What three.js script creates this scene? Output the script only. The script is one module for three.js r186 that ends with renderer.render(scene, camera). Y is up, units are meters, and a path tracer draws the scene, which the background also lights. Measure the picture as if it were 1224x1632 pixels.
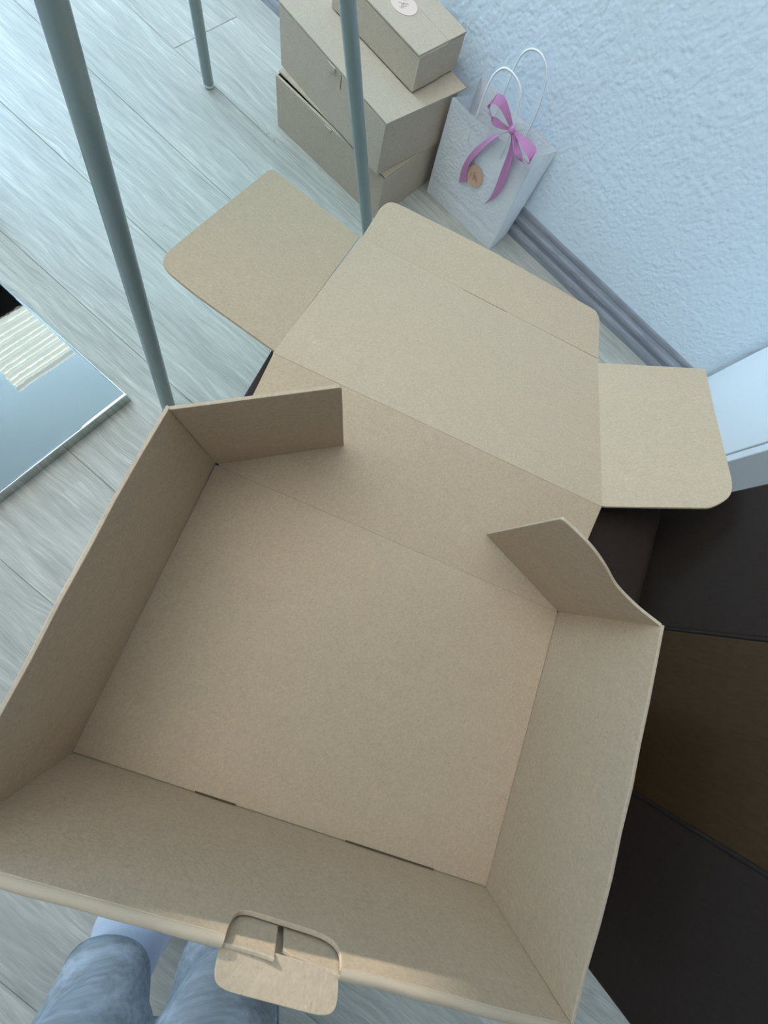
import * as THREE from 'three';
import { RoundedBoxGeometry } from 'three/addons/geometries/RoundedBoxGeometry.js';
import { MarchingCubes } from 'three/addons/objects/MarchingCubes.js';
import { RectAreaLightUniformsLib } from 'three/addons/lights/RectAreaLightUniformsLib.js';
import { mergeGeometries, toCreasedNormals } from 'three/addons/utils/BufferGeometryUtils.js';

// ---------------------------------------------------------------- camera, light, exposure
const scene = new THREE.Scene();
const renderer = new THREE.WebGLRenderer({ antialias: true });
renderer.toneMapping = THREE.LinearToneMapping;
renderer.toneMappingExposure = 1.0;
renderer.shadowMap.enabled = true;
RectAreaLightUniformsLib.init();

const camera = new THREE.PerspectiveCamera(105.1, 1224 / 1632, 0.02, 30);     // wide phone lens held low over the box
camera.position.set(0, 0.84, 0);
camera.quaternion.setFromRotationMatrix(new THREE.Matrix4().makeBasis(
  new THREE.Vector3(0.74139, 0.20462, -0.63912), new THREE.Vector3(-0.6704, 0.18308, -0.71906), new THREE.Vector3(-0.03012, 0.96157, 0.27291)));

scene.background = new THREE.Color(0.55, 0.72, 0.95);

// daylight of the wide balcony window in the left wall (x = -4.3)
const DOOR = { z0: -1.00, z1: 0.70, y0: 0.60, y1: 2.35, x: -4.3 };
const daylight = new THREE.RectAreaLight(new THREE.Color(0.51, 0.775, 1.0), 19.5, DOOR.z1 - DOOR.z0 - 0.08, DOOR.y1 - DOOR.y0 - 0.08);
daylight.position.set(DOOR.x + 0.10, (DOOR.y0 + DOOR.y1) / 2, (DOOR.z0 + DOOR.z1) / 2);
daylight.lookAt(2, daylight.position.y, daylight.position.z);
scene.add(daylight);
// large ceiling lamp panel over the room
const CEIL = { x: -0.95, z: 0.05, w: 2.2, d: 1.8, y: 2.55 };
const overhead = new THREE.RectAreaLight(new THREE.Color(1.0, 0.98, 0.94), 1.8, CEIL.w, CEIL.d);
overhead.position.set(CEIL.x, CEIL.y - 0.012, CEIL.z); overhead.lookAt(CEIL.x, 0, CEIL.z);
scene.add(overhead);
// low winter sun through the open gap of the balcony window
const sun = new THREE.DirectionalLight(new THREE.Color(1.0, 0.94, 0.85), 3.2);
sun.target.position.set(0.2, 0.55, 0.235); sun.position.set(-4.8, 0.867, -0.915); sun.castShadow = true;
sun.shadow.mapSize.set(2048, 2048); Object.assign(sun.shadow.camera, { left: -3, right: 3, top: 3, bottom: -3, near: 0.1, far: 9 });
scene.add(sun, sun.target);

// ---------------------------------------------------------------- helpers
const V = (x, y, z) => new THREE.Vector3(x, y, z);
let seed = 7;
const rnd = () => { seed = (seed * 1664525 + 1013904223) >>> 0; return seed / 4294967296; };
const used = {};
function numbered(n) { const k = used[n] = (used[n] ?? -1) + 1; return k ? `${n}_${String(k).padStart(3, '0')}` : n; }
function thing(name, label, category, pos = [0, 0, 0], turn = 0, group) {
  const o = new THREE.Group(); o.name = numbered(name); o.position.set(...pos); o.rotation.y = turn;
  o.userData = { label, category }; if (group) o.userData.group = group;
  scene.add(o); return o;
}
function mesh(name, geo, mat, parent, label) {
  const m = new THREE.Mesh(geo, mat); m.name = parent === scene ? numbered(name) : name;
  m.castShadow = m.receiveShadow = true; if (label) m.userData.label = label;
  parent.add(m); return m;
}
function struct(name, geo, mat, parent = scene) { const m = mesh(name, geo, mat, parent); m.userData.kind = 'structure'; return m; }
const box = (w, h, d, x, y, z) => new THREE.BoxGeometry(w, h, d).translate(x, y, z);
const rbox = (w, h, d, r, x, y, z, s = 3) => new RoundedBoxGeometry(w, h, d, s, r).translate(x, y, z);
const tube = (pts, r, seg = 40, rad = 10, closed = false) => new THREE.TubeGeometry(new THREE.CatmullRomCurve3(pts, closed), seg, r, rad, closed);

// tileable value noise
function makeNoise(period, s0) {
  let s = s0 >>> 0; const n = period * period, t = new Float32Array(n);
  for (let i = 0; i < n; i++) { s = (s * 1664525 + 1013904223) >>> 0; t[i] = s / 4294967296; }
  const sm = (a) => a * a * (3 - 2 * a);
  return (x, y) => {
    const xi = Math.floor(x), yi = Math.floor(y), fx = sm(x - xi), fy = sm(y - yi);
    const w = (i) => ((i % period) + period) % period;
    const a = w(xi), b = w(xi + 1), c = w(yi) * period, d = w(yi + 1) * period;
    return (t[a + c] * (1 - fx) + t[b + c] * fx) * (1 - fy) + (t[a + d] * (1 - fx) + t[b + d] * fx) * fy;
  };
}
function tex(w, h, f, srgb, rep = [1, 1]) {                 // f(u, v) -> [r, g, b] in 0..1
  const d = new Uint8Array(w * h * 4);
  for (let j = 0; j < h; j++) for (let i = 0; i < w; i++) {
    const c = f(i / w, j / h), k = (j * w + i) * 4;
    for (let q = 0; q < 3; q++) d[k + q] = Math.max(0, Math.min(255, Math.round((c.length ? c[q] : c) * 255)));
    d[k + 3] = 255;
  }
  const t = new THREE.DataTexture(d, w, h); t.wrapS = t.wrapT = THREE.RepeatWrapping;
  t.magFilter = THREE.LinearFilter; t.minFilter = THREE.LinearMipmapLinearFilter; t.generateMipmaps = true;
  if (srgb) t.colorSpace = THREE.SRGBColorSpace;
  t.repeat.set(...rep); t.needsUpdate = true; return t;
}
const rgb = (r, g, b) => new THREE.Color().setRGB(r / 255, g / 255, b / 255, THREE.SRGBColorSpace);

// ---------------------------------------------------------------- materials
const nA = makeNoise(256, 11), nB = makeNoise(64, 23), nC = makeNoise(128, 5), nD = makeNoise(16, 77);
// kraft cardboard, 0.25 m tile: pale and dark fibres in a warm brown
const kraftMap = (r, g, b) => tex(512, 512, (u, v) => {
  let k = 1 + 0.045 * (nA(u * 256, v * 256) - 0.5) + 0.06 * (nC(u * 128, v * 128) - 0.5) + 0.02 * (nB(u * 64, v * 64) - 0.5) + 0.015 * (nD(u * 16, v * 16) - 0.5);
  const fl = nA(u * 256 + 31, v * 256 + 7) * nC(u * 128 + 9, v * 128);
  if (fl > 0.80) k += 0.09; if (fl < 0.012) k -= 0.10;
  return [r / 255 * k, g / 255 * k, b / 255 * k * (1 - 0.01)];
}, true, [4, 4]);
const kraftBump = tex(512, 512, (u, v) => 0.35 * nA(u * 256, v * 256) + 0.35 * nC(u * 128 + 3, v * 128) + 0.25 * nB(u * 64, v * 64) + 0.05 * (0.5 + 0.5 * Math.sin(u * Math.PI * 2 * 36)), false, [4, 4]);
const kraft = (r, g, b) => new THREE.MeshStandardMaterial({ map: kraftMap(r, g, b), bumpMap: kraftBump, bumpScale: 0.00022, roughness: 0.82 });
const M = {};
M.kraft = kraft(191, 171, 147);
M.kraftEdge = new THREE.MeshStandardMaterial({ map: kraftMap(192, 175, 154), roughness: 0.9 });
M.carton = kraft(192, 176, 158);
M.cartonEdge = new THREE.MeshStandardMaterial({ color: rgb(200, 185, 165), roughness: 0.9 });
M.slit = new THREE.MeshStandardMaterial({ color: rgb(92, 76, 58), roughness: 1 });
const suede = (r, g, b, rough) => new THREE.MeshPhysicalMaterial({
  map: tex(256, 256, (u, v) => { const k = 1 + 0.10 * (nA(u * 256, v * 256) - 0.5) + 0.12 * (nD(u * 16, v * 16) - 0.5) + 0.08 * (nB(u * 64, v * 64) - 0.5); return [r / 255 * k, g / 255 * k, b / 255 * k]; }, true, [5, 5]),
  bumpMap: kraftBump, bumpScale: 0.0003, roughness: rough, sheen: 0.02, sheenRoughness: 0.6, sheenColor: rgb(150, 130, 120) });
M.brown = suede(40, 28, 21, 0.85);
M.brownCentre = suede(62, 44, 20, 0.62);
M.piping = new THREE.MeshStandardMaterial({ color: rgb(36, 28, 27), roughness: 0.8 });
M.darkMetal = new THREE.MeshStandardMaterial({ color: rgb(50, 48, 47), roughness: 0.4, metalness: 0.6 });
M.leg = new THREE.MeshPhysicalMaterial({ color: rgb(134, 148, 146), roughness: 0.3, clearcoat: 0.8, clearcoatRoughness: 0.08 });
M.footCap = new THREE.MeshStandardMaterial({ color: rgb(235, 238, 238), roughness: 0.5 });
M.glassTop = new THREE.MeshPhysicalMaterial({ color: rgb(240, 250, 247), roughness: 0.02, transmission: 1, thickness: 0, ior: 1.5 });
M.mirror = new THREE.MeshStandardMaterial({ color: rgb(198, 197, 190), roughness: 0.015, metalness: 1,
  bumpMap: tex(256, 256, (u, v) => 0.5 * nD(u * 4 + 2, v * 4) + 0.5 * nD(u * 8, v * 8 + 5), false, [1, 1]), bumpScale: 0.0012 });
M.mirrorSide = new THREE.MeshStandardMaterial({ color: rgb(190, 198, 198), roughness: 0.06, metalness: 1 });
M.chamfer = new THREE.MeshStandardMaterial({ color: rgb(240, 245, 245), roughness: 0.25, metalness: 0.6 });
M.wall = new THREE.MeshStandardMaterial({ color: rgb(230, 244, 255), roughness: 0.85,
  bumpMap: tex(1024, 1024, (u, v) => { const wx = nD(u * 16, v * 16) * 1.6, wy = nD(u * 16 + 5, v * 16 + 8) * 1.6;
    const a = nB(u * 64 + wx, v * 64 + wy), b = nC(u * 128 + wx, v * 128 - wy), c = nA(u * 256, v * 256);
    return 0.45 * a + 0.42 * b + 0.13 * c; }, false, [1 / 0.72, 1 / 0.72]), bumpScale: 0.0015 });
M.plain = new THREE.MeshStandardMaterial({ color: rgb(232, 234, 236), roughness: 0.9 });
M.ceiling = new THREE.MeshStandardMaterial({ color: rgb(172, 174, 175), roughness: 0.9 });
M.white = new THREE.MeshPhysicalMaterial({ color: rgb(232, 238, 242), roughness: 0.35, clearcoat: 0.2 });
M.skirting = new THREE.MeshStandardMaterial({ roughness: 0.55, map: tex(512, 64, (u, v) => {
  const k = 0.93 + 0.12 * (nA(u * 32, v * 64) - 0.5) + 0.10 * (nB(u * 16, v * 32 + 9) - 0.5); return [0.64 * k, 0.66 * k, 0.70 * k]; }, true, [1, 6]) });
// pale grey oak laminate, tile 1.3 x 0.44 m, grain along u
const oak = (s) => { const a = makeNoise(256, s), b = makeNoise(64, s + 1), c = makeNoise(16, s + 2);
  return tex(1024, 512, (u, v) => {
    const warp = 1.6 * (c(u * 16, v * 16) - 0.5) + 0.8 * (b(u * 16, v * 32) - 0.5);
    const y = v * 64 + warp;
    const broad = c(u * 4 + 3, v * 8) - 0.5;
    const vein = b(u * 8, y) - 0.5, fine = a(u * 32, v * 256 + warp * 4) - 0.5, pore = a(u * 64, v * 256 + 60) - 0.5;
    const mid = b(u * 16, v * 64 + warp * 2 + 30) - 0.5;
    let k = 0.715 + 0.07 * broad + 0.06 * vein * (0.4 + c(u * 4, v * 8 + 4)) + 0.05 * mid + 0.075 * fine * (0.5 + c(u * 8 + 5, v * 8 + 9)) + 0.05 * pore;
    const crack = Math.abs(b(u * 2.5 + 20, v * 28 + warp * 1.3) - 0.5), gate = c(u * 8 + 7, v * 8 + 2);
    if (crack < 0.02 && gate > 0.62) k -= 0.09 * (gate - 0.62) * 4 * (1 - crack / 0.02);
    const lime = a(u * 16 + 90, v * 256 + warp * 3); if (lime > 0.80 && c(u * 8 + 1, v * 8 + 6) > 0.5) k += 0.05;
    return [k, k * 1.0, k * 0.955];
  }, true, [1 / 1.3, 1 / 0.44]); };
M.oak = [oak(101), oak(202), oak(303)].map((t) => new THREE.MeshStandardMaterial({ map: t, roughness: 0.42, bumpMap: t, bumpScale: 0.0003 }));
M.underlay = new THREE.MeshStandardMaterial({ color: rgb(105, 108, 106), roughness: 1 });
M.paper = new THREE.MeshPhysicalMaterial({ color: rgb(248, 250, 254), roughness: 0.75, transmission: 0.12, thickness: 0,
  bumpMap: tex(256, 256, (u, v) => 0.6 * nD(u * 16, v * 16) + 0.3 * nB(u * 64, v * 64) + 0.1 * nA(u * 256, v * 256), false, [4, 4]), bumpScale: 0.002 });
M.cord = new THREE.MeshStandardMaterial({ color: rgb(240, 244, 246), roughness: 0.7 });
M.ribbon = new THREE.MeshPhysicalMaterial({ color: rgb(206, 142, 192), roughness: 0.32, sheen: 0.4, sheenRoughness: 0.3, sheenColor: rgb(255, 210, 250), clearcoat: 0.15, clearcoatRoughness: 0.3, side: THREE.DoubleSide });
M.velour = new THREE.MeshPhysicalMaterial({ roughness: 0.95, sheen: 0.5, sheenRoughness: 0.5, sheenColor: rgb(190, 205, 225),
  map: tex(256, 256, (u, v) => { const k = 1 + 0.16 * (nD(u * 16, v * 16) - 0.5) + 0.18 * (nB(u * 64, v * 64) - 0.5) + 0.08 * (nA(u * 256, v * 256) - 0.5); return [0.66 * k, 0.70 * k, 0.74 * k]; }, true, [4, 4]) });
M.sock = new THREE.MeshStandardMaterial({ color: rgb(215, 224, 242), roughness: 0.95, bumpMap: kraftBump, bumpScale: 0.0006 });
M.lips = new THREE.MeshStandardMaterial({ color: rgb(186, 118, 108), roughness: 0.5 });
M.skin = new THREE.MeshStandardMaterial({ color: rgb(205, 165, 145), roughness: 0.6 });
M.pane = new THREE.MeshStandardMaterial({ color: rgb(240, 248, 255), emissive: new THREE.Color(0.86, 0.95, 1.0), emissiveIntensity: 3, roughness: 0.2 });
M.blind = new THREE.MeshStandardMaterial({ color: rgb(246, 250, 248), roughness: 1, emissive: new THREE.Color(0.9, 1, 0.95), emissiveIntensity: 0.42 });
M.darkWood = new THREE.MeshStandardMaterial({ color: rgb(52, 46, 44), roughness: 0.6 });
M.diffuser = new THREE.MeshStandardMaterial({ color: rgb(245, 245, 240), emissive: new THREE.Color(1, 0.97, 0.92), emissiveIntensity: 1.0, roughness: 0.8 });
function stickerTexture(bg, ink) {
  const c = document.createElement('canvas'); c.width = c.height = 256; const g = c.getContext('2d');
  g.fillStyle = bg; g.fillRect(0, 0, 256, 256); g.strokeStyle = ink; g.lineWidth = 4; g.lineCap = 'round';
  let s = 5; const r = () => { s = (s * 1664525 + 1013904223) >>> 0; return s / 4294967296; };
  for (let k = 0; k < 9; k++) {                                  // thin line drawing of sprigs
    const x = 80 + r() * 95, y = 70 + r() * 80, a = r() * 6.28;
    g.beginPath(); g.moveTo(x, y); g.bezierCurveTo(x + 26 * Math.cos(a), y + 26 * Math.sin(a), x + 34 * Math.cos(a + 1), y + 34 * Math.sin(a + 1), x + 14 * Math.cos(a + 2), y + 20 * Math.sin(a + 2)); g.stroke();
  }
  g.lineWidth = 6; g.beginPath(); g.moveTo(92, 150); g.bezierCurveTo(110, 120, 120, 170, 138, 140); g.bezierCurveTo(150, 120, 158, 165, 178, 138); g.stroke();
  g.lineWidth = 3; for (const y of [182, 196]) { g.beginPath(); for (let x = 95; x < 165; x += 8) { g.moveTo(x, y); g.lineTo(x + 5, y - 3 + 6 * r()); } g.stroke(); }
  g.fillStyle = ink; g.beginPath(); g.arc(182, 200, 6, 0, 7); g.fill();
  const t = new THREE.CanvasTexture(c); t.colorSpace = THREE.SRGBColorSpace; return t;
}

// ---------------------------------------------------------------- a sheet of board or paper between 3D corners
// pts: corners in world metres (roughly planar), facing: side that the thickness grows away from, radii: corner rounding
function sheetGeo(pts, thick, facing, { radii = [], holes = [], bevel = 0.0005, origin = V(0, 0, 0) } = {}) {
  const p = pts.map((q) => V(...q)), n = V(0, 0, 0);
  for (let i = 0; i < p.length; i++) { const a = p[i], b = p[(i + 1) % p.length]; n.add(V((a.y - b.y) * (a.z + b.z), (a.z - b.z) * (a.x + b.x), (a.x - b.x) * (a.y + b.y))); }
  n.normalize(); if (n.dot(V(...facing)) < 0) n.negate();
  const u = p[1].clone().sub(p[0]); u.addScaledVector(n, -u.dot(n)).normalize(); const v = n.clone().cross(u);
  const to2 = (q) => { const d = q.clone().sub(p[0]); return new THREE.Vector2(d.dot(u), d.dot(v)); };
  const round = (poly, r) => {
    const out = [];
    poly.forEach((c, i) => {
      const R = r[i] || 0; if (!R) { out.push(c); return; }
      const a = poly[(i + poly.length - 1) % poly.length], b = poly[(i + 1) % poly.length];
      const da = a.clone().sub(c), db = b.clone().sub(c), la = Math.min(R, da.length() * 0.48), lb = Math.min(R, db.length() * 0.48);
      const s = c.clone().addScaledVector(da.normalize(), la), e = c.clone().addScaledVector(db.normalize(), lb);
      for (let k = 0; k <= 8; k++) { const t = k / 8; out.push(new THREE.Vector2((1 - t) ** 2 * s.x + 2 * t * (1 - t) * c.x + t * t * e.x, (1 - t) ** 2 * s.y + 2 * t * (1 - t) * c.y + t * t * e.y)); }
    });
    return out;
  };
  const shape = new THREE.Shape(round(p.map(to2), radii));
  for (const h of holes) shape.holes.push(new THREE.Path(round(h.pts.map((q) => to2(V(...q))), h.radii || [])));
  const g = new THREE.ExtrudeGeometry(shape, { depth: Math.max(thick - 2 * bevel, 0.0001), bevelEnabled: bevel > 0, bevelThickness: bevel, bevelSize: bevel, bevelOffset: -bevel, bevelSegments: 2, curveSegments: 8 });
  g.translate(0, 0, -thick + bevel);
  g.applyMatrix4(new THREE.Matrix4().makeBasis(u, v, n).setPosition(p[0].clone().sub(origin)));
  return g;
}
function sheet(name, pts, thick, facing, mats, parent, opt = {}) {
  parent.updateWorldMatrix(true, false);
  const origin = V(0, 0, 0).setFromMatrixPosition(parent.matrixWorld);
  return mesh(name, sheetGeo(pts, thick, facing, { ...opt, origin }), mats, parent, opt.label);
}
const lerp = (a, b, t) => [a[0] + (b[0] - a[0]) * t, a[1] + (b[1] - a[1]) * t, a[2] + (b[2] - a[2]) * t];
const K = [M.kraft, M.kraftEdge];

// ================================================================ THE ROOM
const RX0 = -4.3, RX1 = 1.9, RZ0 = -1.091, RZ1 = 2.3, RH = 2.6;
{
  // floor: laminate planks running along the back wall
  const slab = struct('floor', box(RX1 - RX0 + 0.3, 0.1, RZ1 - RZ0 + 0.3, (RX0 + RX1) / 2, -0.0515, (RZ0 + RZ1) / 2), M.underlay);
  const plankGeo = (x0, x1, z0, z1, uo, vo) => {
    const g = 0.0004, c = 0.0011, X0 = x0 + g, X1 = x1 - g, Z0 = z0 + g, Z1 = z1 - g, y = 0, yc = -0.0008, yb = -0.0015;
    const P = [], UV = [], quad = (a, b, c2, d) => { for (const q of [a, b, c2, a, c2, d]) { P.push(...q); UV.push(uo[0] * (q[0] - x0) + uo[1], z1 - q[2] + vo); } };
    const T = [[X0 + c, y, Z1 - c], [X1 - c, y, Z1 - c], [X1 - c, y, Z0 + c], [X0 + c, y, Z0 + c]];
    const C = [[X0, yc, Z1], [X1, yc, Z1], [X1, yc, Z0], [X0, yc, Z0]], B = C.map((q) => [q[0], yb, q[2]]);
    quad(...T);
    for (let i = 0; i < 4; i++) { const j = (i + 1) % 4; quad(C[i], C[j], T[j], T[i]); quad(B[i], B[j], C[j], C[i]); }
    const geo = new THREE.BufferGeometry(); geo.setAttribute('position', new THREE.Float32BufferAttribute(P, 3)); geo.setAttribute('uv', new THREE.Float32BufferAttribute(UV, 2));
    geo.computeVertexNormals(); return geo;
  };
  const seams = [-1.16, -0.98, -0.767, -0.5585, -0.3465, -0.133, 0.0985, 0.312, 0.5255, 0.739, 0.9525, 1.166, 1.38, 1.593, 1.807, 2.02, 2.233, 2.31];
  const offs = [0.15, 0.58, 0.24, 0.10, 0.26, 0.20, 1.20, 0.55, 1.1, 0.66, 0.9, 0.3, 1.1, 0.5, 0.2, 0.8, 0.4];   // where the end joints of each row fall
  for (let r = 0; r < seams.length - 1; r++) {
    const z0 = Math.max(seams[r], RZ0), z1 = Math.min(seams[r + 1], RZ1);
    for (let x = RX0 - 1.29 + offs[r] % 1.29; x < RX1; x += 1.29) {
      const x0 = Math.max(x, RX0), x1 = Math.min(x + 1.29, RX1); if (x1 - x0 < 0.03) continue;
      mesh('plank', plankGeo(x0, x1, z0, z1, rnd() < 0.5 ? [1, 0.005] : [-1, 1.295], rnd() < 0.5 ? 0.003 : 0.223), M.oak[(rnd() * 3) | 0], slab);
    }
  }
  struct('ceiling', box(RX1 - RX0 + 0.3, 0.1, RZ1 - RZ0 + 0.3, (RX0 + RX1) / 2, RH + 0.05, (RZ0 + RZ1) / 2), M.ceiling);
  // back wall: rough plaster, uv in metres
  const wb = new THREE.BoxGeometry(RX1 - RX0 + 0.3, RH, 0.15); { const uv = wb.attributes.uv, po = wb.attributes.position; for (let i = 0; i < uv.count; i++) uv.setXY(i, po.getX(i), po.getY(i)); }
  struct('wall_back', wb.translate((RX0 + RX1) / 2, RH / 2, RZ0 - 0.075), M.wall);
  struct('wall_right', box(0.15, RH, RZ1 - RZ0, RX1 + 0.075, RH / 2, (RZ0 + RZ1) / 2), M.plain);
  struct('wall_front', box(RX1 - RX0 + 0.3, RH, 0.15, (RX0 + RX1) / 2, RH / 2, RZ1 + 0.075), M.plain);
  const zc = (a, b) => [b - a, (a + b) / 2];
  const wl = [];
  for (const [a, b, y0, y1] of [[RZ0, DOOR.z0, 0, RH], [DOOR.z1, RZ1, 0, RH], [DOOR.z0, DOOR.z1, DOOR.y1, RH], [DOOR.z0, DOOR.z1, 0, DOOR.y0]]) { const [w, c] = zc(a, b); wl.push(box(0.2, y1 - y0, w, RX0 - 0.1, (y0 + y1) / 2, c)); }
  struct('wall_left', mergeGeometries(wl), M.plain);
  // skirting board along the back wall, moulded profile
  const prof = new THREE.Shape([[0, 0], [0.0125, 0], [0.0125, 0.015], [0.0105, 0.0205], [0.0050, 0.0235], [0.0045, 0.030], [0.0085, 0.0345], [0.0095, 0.040], [0.0090, 0.046], [0.0055, 0.0505], [0.0035, 0.057], [0.0045, 0.062], [0.0045, 0.069], [0.0030, 0.0725], [0, 0.0728]].map((q) => new THREE.Vector2(...q)));
  const sk = new THREE.ExtrudeGeometry(prof, { depth: 0.43 - RX0, bevelEnabled: false });
  sk.rotateY(Math.PI / 2); sk.scale(1, 1, -1); { const ix = sk.index; if (!ix) { const p = sk.attributes.position.array, q = sk.attributes.uv.array; for (let i = 0; i < p.length; i += 9) for (let k = 0; k < 3; k++) [p[i + 3 + k], p[i + 6 + k]] = [p[i + 6 + k], p[i + 3 + k]]; } }
  sk.translate(RX0, 0, RZ0); { const uv = sk.attributes.uv, po = sk.attributes.position; for (let i = 0; i < uv.count; i++) uv.setXY(i, po.getX(i), po.getY(i) + po.getZ(i)); } sk.computeVertexNormals();
  struct('baseboard_back', sk, M.skirting);
  // balcony door with horizontal pleated blind in the left wall
  const d = new THREE.Group(); d.name = 'window_1'; d.userData.kind = 'structure'; scene.add(d);
  const { z0, z1, y0, y1, x } = DOOR, h = y1 - y0, w = z1 - z0, cy = (y0 + y1) / 2, cz = (z0 + z1) / 2;
  mesh('window_frame', mergeGeometries([box(0.07, h - 0.14, 0.09, x - 0.05, cy, cz), box(0.07, h, 0.07, x - 0.05, cy, z0 + 0.035), box(0.07, h, 0.07, x - 0.05, cy, z1 - 0.035), box(0.07, 0.07, w - 0.14, x - 0.05, y1 - 0.035, cz), box(0.07, 0.07, w - 0.14, x - 0.05, y0 + 0.035, cz)]), M.white, d);
  mesh('pelmet', mergeGeometries([box(0.6, 0.02, w + 0.1, x + 0.3, y1 + 0.03, cz), box(0.02, 0.12, w + 0.1, x + 0.6, y1 - 0.02, cz)]), M.white, d);
  // glazed area with a narrow sash left open (z -0.93..-0.83, y 0.78..0.88)
  const pn = [[z0 + 0.07, z1 - 0.07, 0.88, y1 - 0.07], [z0 + 0.07, z1 - 0.07, y0 + 0.07, 0.78], [-0.83, z1 - 0.07, 0.78, 0.88]].map(([a, b, c, e]) => box(0.006, e - c, b - a, x - 0.05, (c + e) / 2, (a + b) / 2));
  mesh('window_pane', mergeGeometries(pn), M.pane, d);
}

{
  const t = thing('ceiling_lamp', 'large flat white lamp panel under the ceiling', 'lamp', [CEIL.x, CEIL.y, CEIL.z]);
  mesh('housing', box(CEIL.w + 0.04, 0.05, CEIL.d + 0.04, 0, 0.025, 0), M.white, t);
  mesh('diffuser', box(CEIL.w, 0.01, CEIL.d, 0, -0.003, 0), M.diffuser, t);
}
// ================================================================ dark bookcase left of the table, mirrored in the plate
{
  const t = thing('bookcase', 'tall dark brown bookcase left of the table, mirrored in the plate on the floor', 'bookcase', [-2.75, 0, 0.54]);
  const W = 1.85, H = 1.86, D = 0.34, m = M.darkWood;
  for (const s of [-1, -0.57, 0.2, 1]) mesh('upright', box(D, H, 0.025, 0, H / 2, s * (W / 2 - 0.0125)), m, t);
  for (let k = 0; k < 6; k++) mesh('shelf', box(D - 0.01, 0.025, W - 0.05, 0, 0.06 + k * (H - 0.08) / 5, 0), m, t);
  mesh('back', box(0.01, H, W, -D / 2 + 0.006, H / 2, 0), m, t);
}
// ================================================================ pleated arm lamp, seen only in the mirror plate
{
  const t = thing('arm_lamp', 'white pleated lamp with a black end on a dark arm out of the bookcase', 'lamp', [-1.87, 1.36, 0.02]);
  const ring = [], w = 0.17, d = 0.165;
  for (let k = 0; k < 15; k++) { const x = -w + 2 * w * k / 14; ring.push(new THREE.CylinderGeometry(0.0112, 0.0112, 2 * d, 14).rotateX(Math.PI / 2).translate(x, 0.006 * Math.sin(k * 2.1), 0.006 * Math.sin(k * 3.3))); }
  mesh('shade', mergeGeometries(ring), M.blind, t);
  mesh('cap', rbox(0.38, 0.02, 0.40, 0.004, -0.375, 0.0, 0, 2), M.darkMetal, t);
  mesh('arm', rbox(0.806, 0.02, 0.05, 0.004, -0.304, 0.022, 0, 2), M.darkMetal, t);
  const lamp = new THREE.RectAreaLight(new THREE.Color(0.95, 1, 0.97), 0.28, 2 * w, 2 * d); lamp.position.set(-1.87, 1.335, 0.02); lamp.lookAt(-1.87, 0, 0.02); scene.add(lamp);
}

// ================================================================ the white cabinet by the wall
{
  const t = thing('white_cabinet', 'smooth white cabinet standing against the plaster wall, its bright side towards the bag', 'cabinet', [0.80, 0, -0.88]);
  const L = (x, y, z) => [x - 0.80, y, z + 0.88];
  mesh('carcass', rbox(0.76, 0.93, 0.39, 0.002, ...L(0.803, 0.505, -0.882), 2), M.white, t);
  mesh('plinth', box(0.72, 0.04, 0.34, ...L(0.803, 0.02, -0.9)), M.white, t);
  for (const s of [0, 1]) { const dr = mesh('door', rbox(0.377, 0.90, 0.021, 0.0025, ...L(0.612 + s * 0.38, 0.50, -0.6715), 2), M.white, t); mesh('handle', rbox(0.012, 0.14, 0.018, 0.004, ...L(0.77 + s * 0.062, 0.62, -0.652), 2), M.darkMetal, dr); }
  mesh('top', rbox(0.78, 0.025, 0.42, 0.004, ...L(0.803, 0.9825, -0.879), 2), M.white, t);
}

// ================================================================ table with four splayed tube legs
{
  const c = [-0.735, -0.422];
  const t = thing('glass_table', 'glass table on splayed round grey-green tube legs with white foot caps', 'table', [c[0], 0, c[1]]);
  const legs = [[[-0.4372, -0.0826], [-0.5019, -0.2616]], [[-1.0109, -0.7548], [-0.9022, -0.6885]], [[-0.4467, -0.7274], [-0.5652, -0.6031]], [[-1.068, -0.145], [-0.97, -0.235]]];
  for (const [f, q] of legs) {
    const a = V(f[0] - c[0], 0, f[1] - c[1]), b = V(q[0] - c[0], 0.70, q[1] - c[1]);
    const dir = b.clone().sub(a).normalize(), s = a.clone().addScaledVector(dir, 0.012);
    const g = new THREE.CylinderGeometry(0.0135, 0.0128, s.distanceTo(b), 32, 1).translate(0, s.distanceTo(b) / 2, 0);
    const qn = new THREE.Quaternion().setFromUnitVectors(V(0, 1, 0), dir);
    const m = mesh('leg', g.applyQuaternion(qn).translate(s.x, s.y, s.z), M.leg, t);
    const cap = new THREE.LatheGeometry([[0, 0], [0.0095, 0], [0.0125, 0.003], [0.0137, 0.008], [0.0137, 0.015], [0.0126, 0.018]].map((p) => new THREE.Vector2(...p)), 24);
    mesh('foot_cap', cap.translate(a.x, 0.0005, a.z), M.footCap, m, 'white plastic foot cap');
  }
  mesh('frame', mergeGeometries([[0, 2], [2, 1], [1, 3], [3, 0]].map(([i, j]) => { const p = legs[i][1], q = legs[j][1]; return tube([V(p[0] - c[0], 0.695, p[1] - c[1]), V(q[0] - c[0], 0.695, q[1] - c[1])], 0.010, 2, 12); })), M.leg, t);
  mesh('glass_top', rbox(0.66, 0.010, 0.62, 0.004, 0.0, 0.712, 0.0, 2), M.glassTop, t);
}

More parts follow.
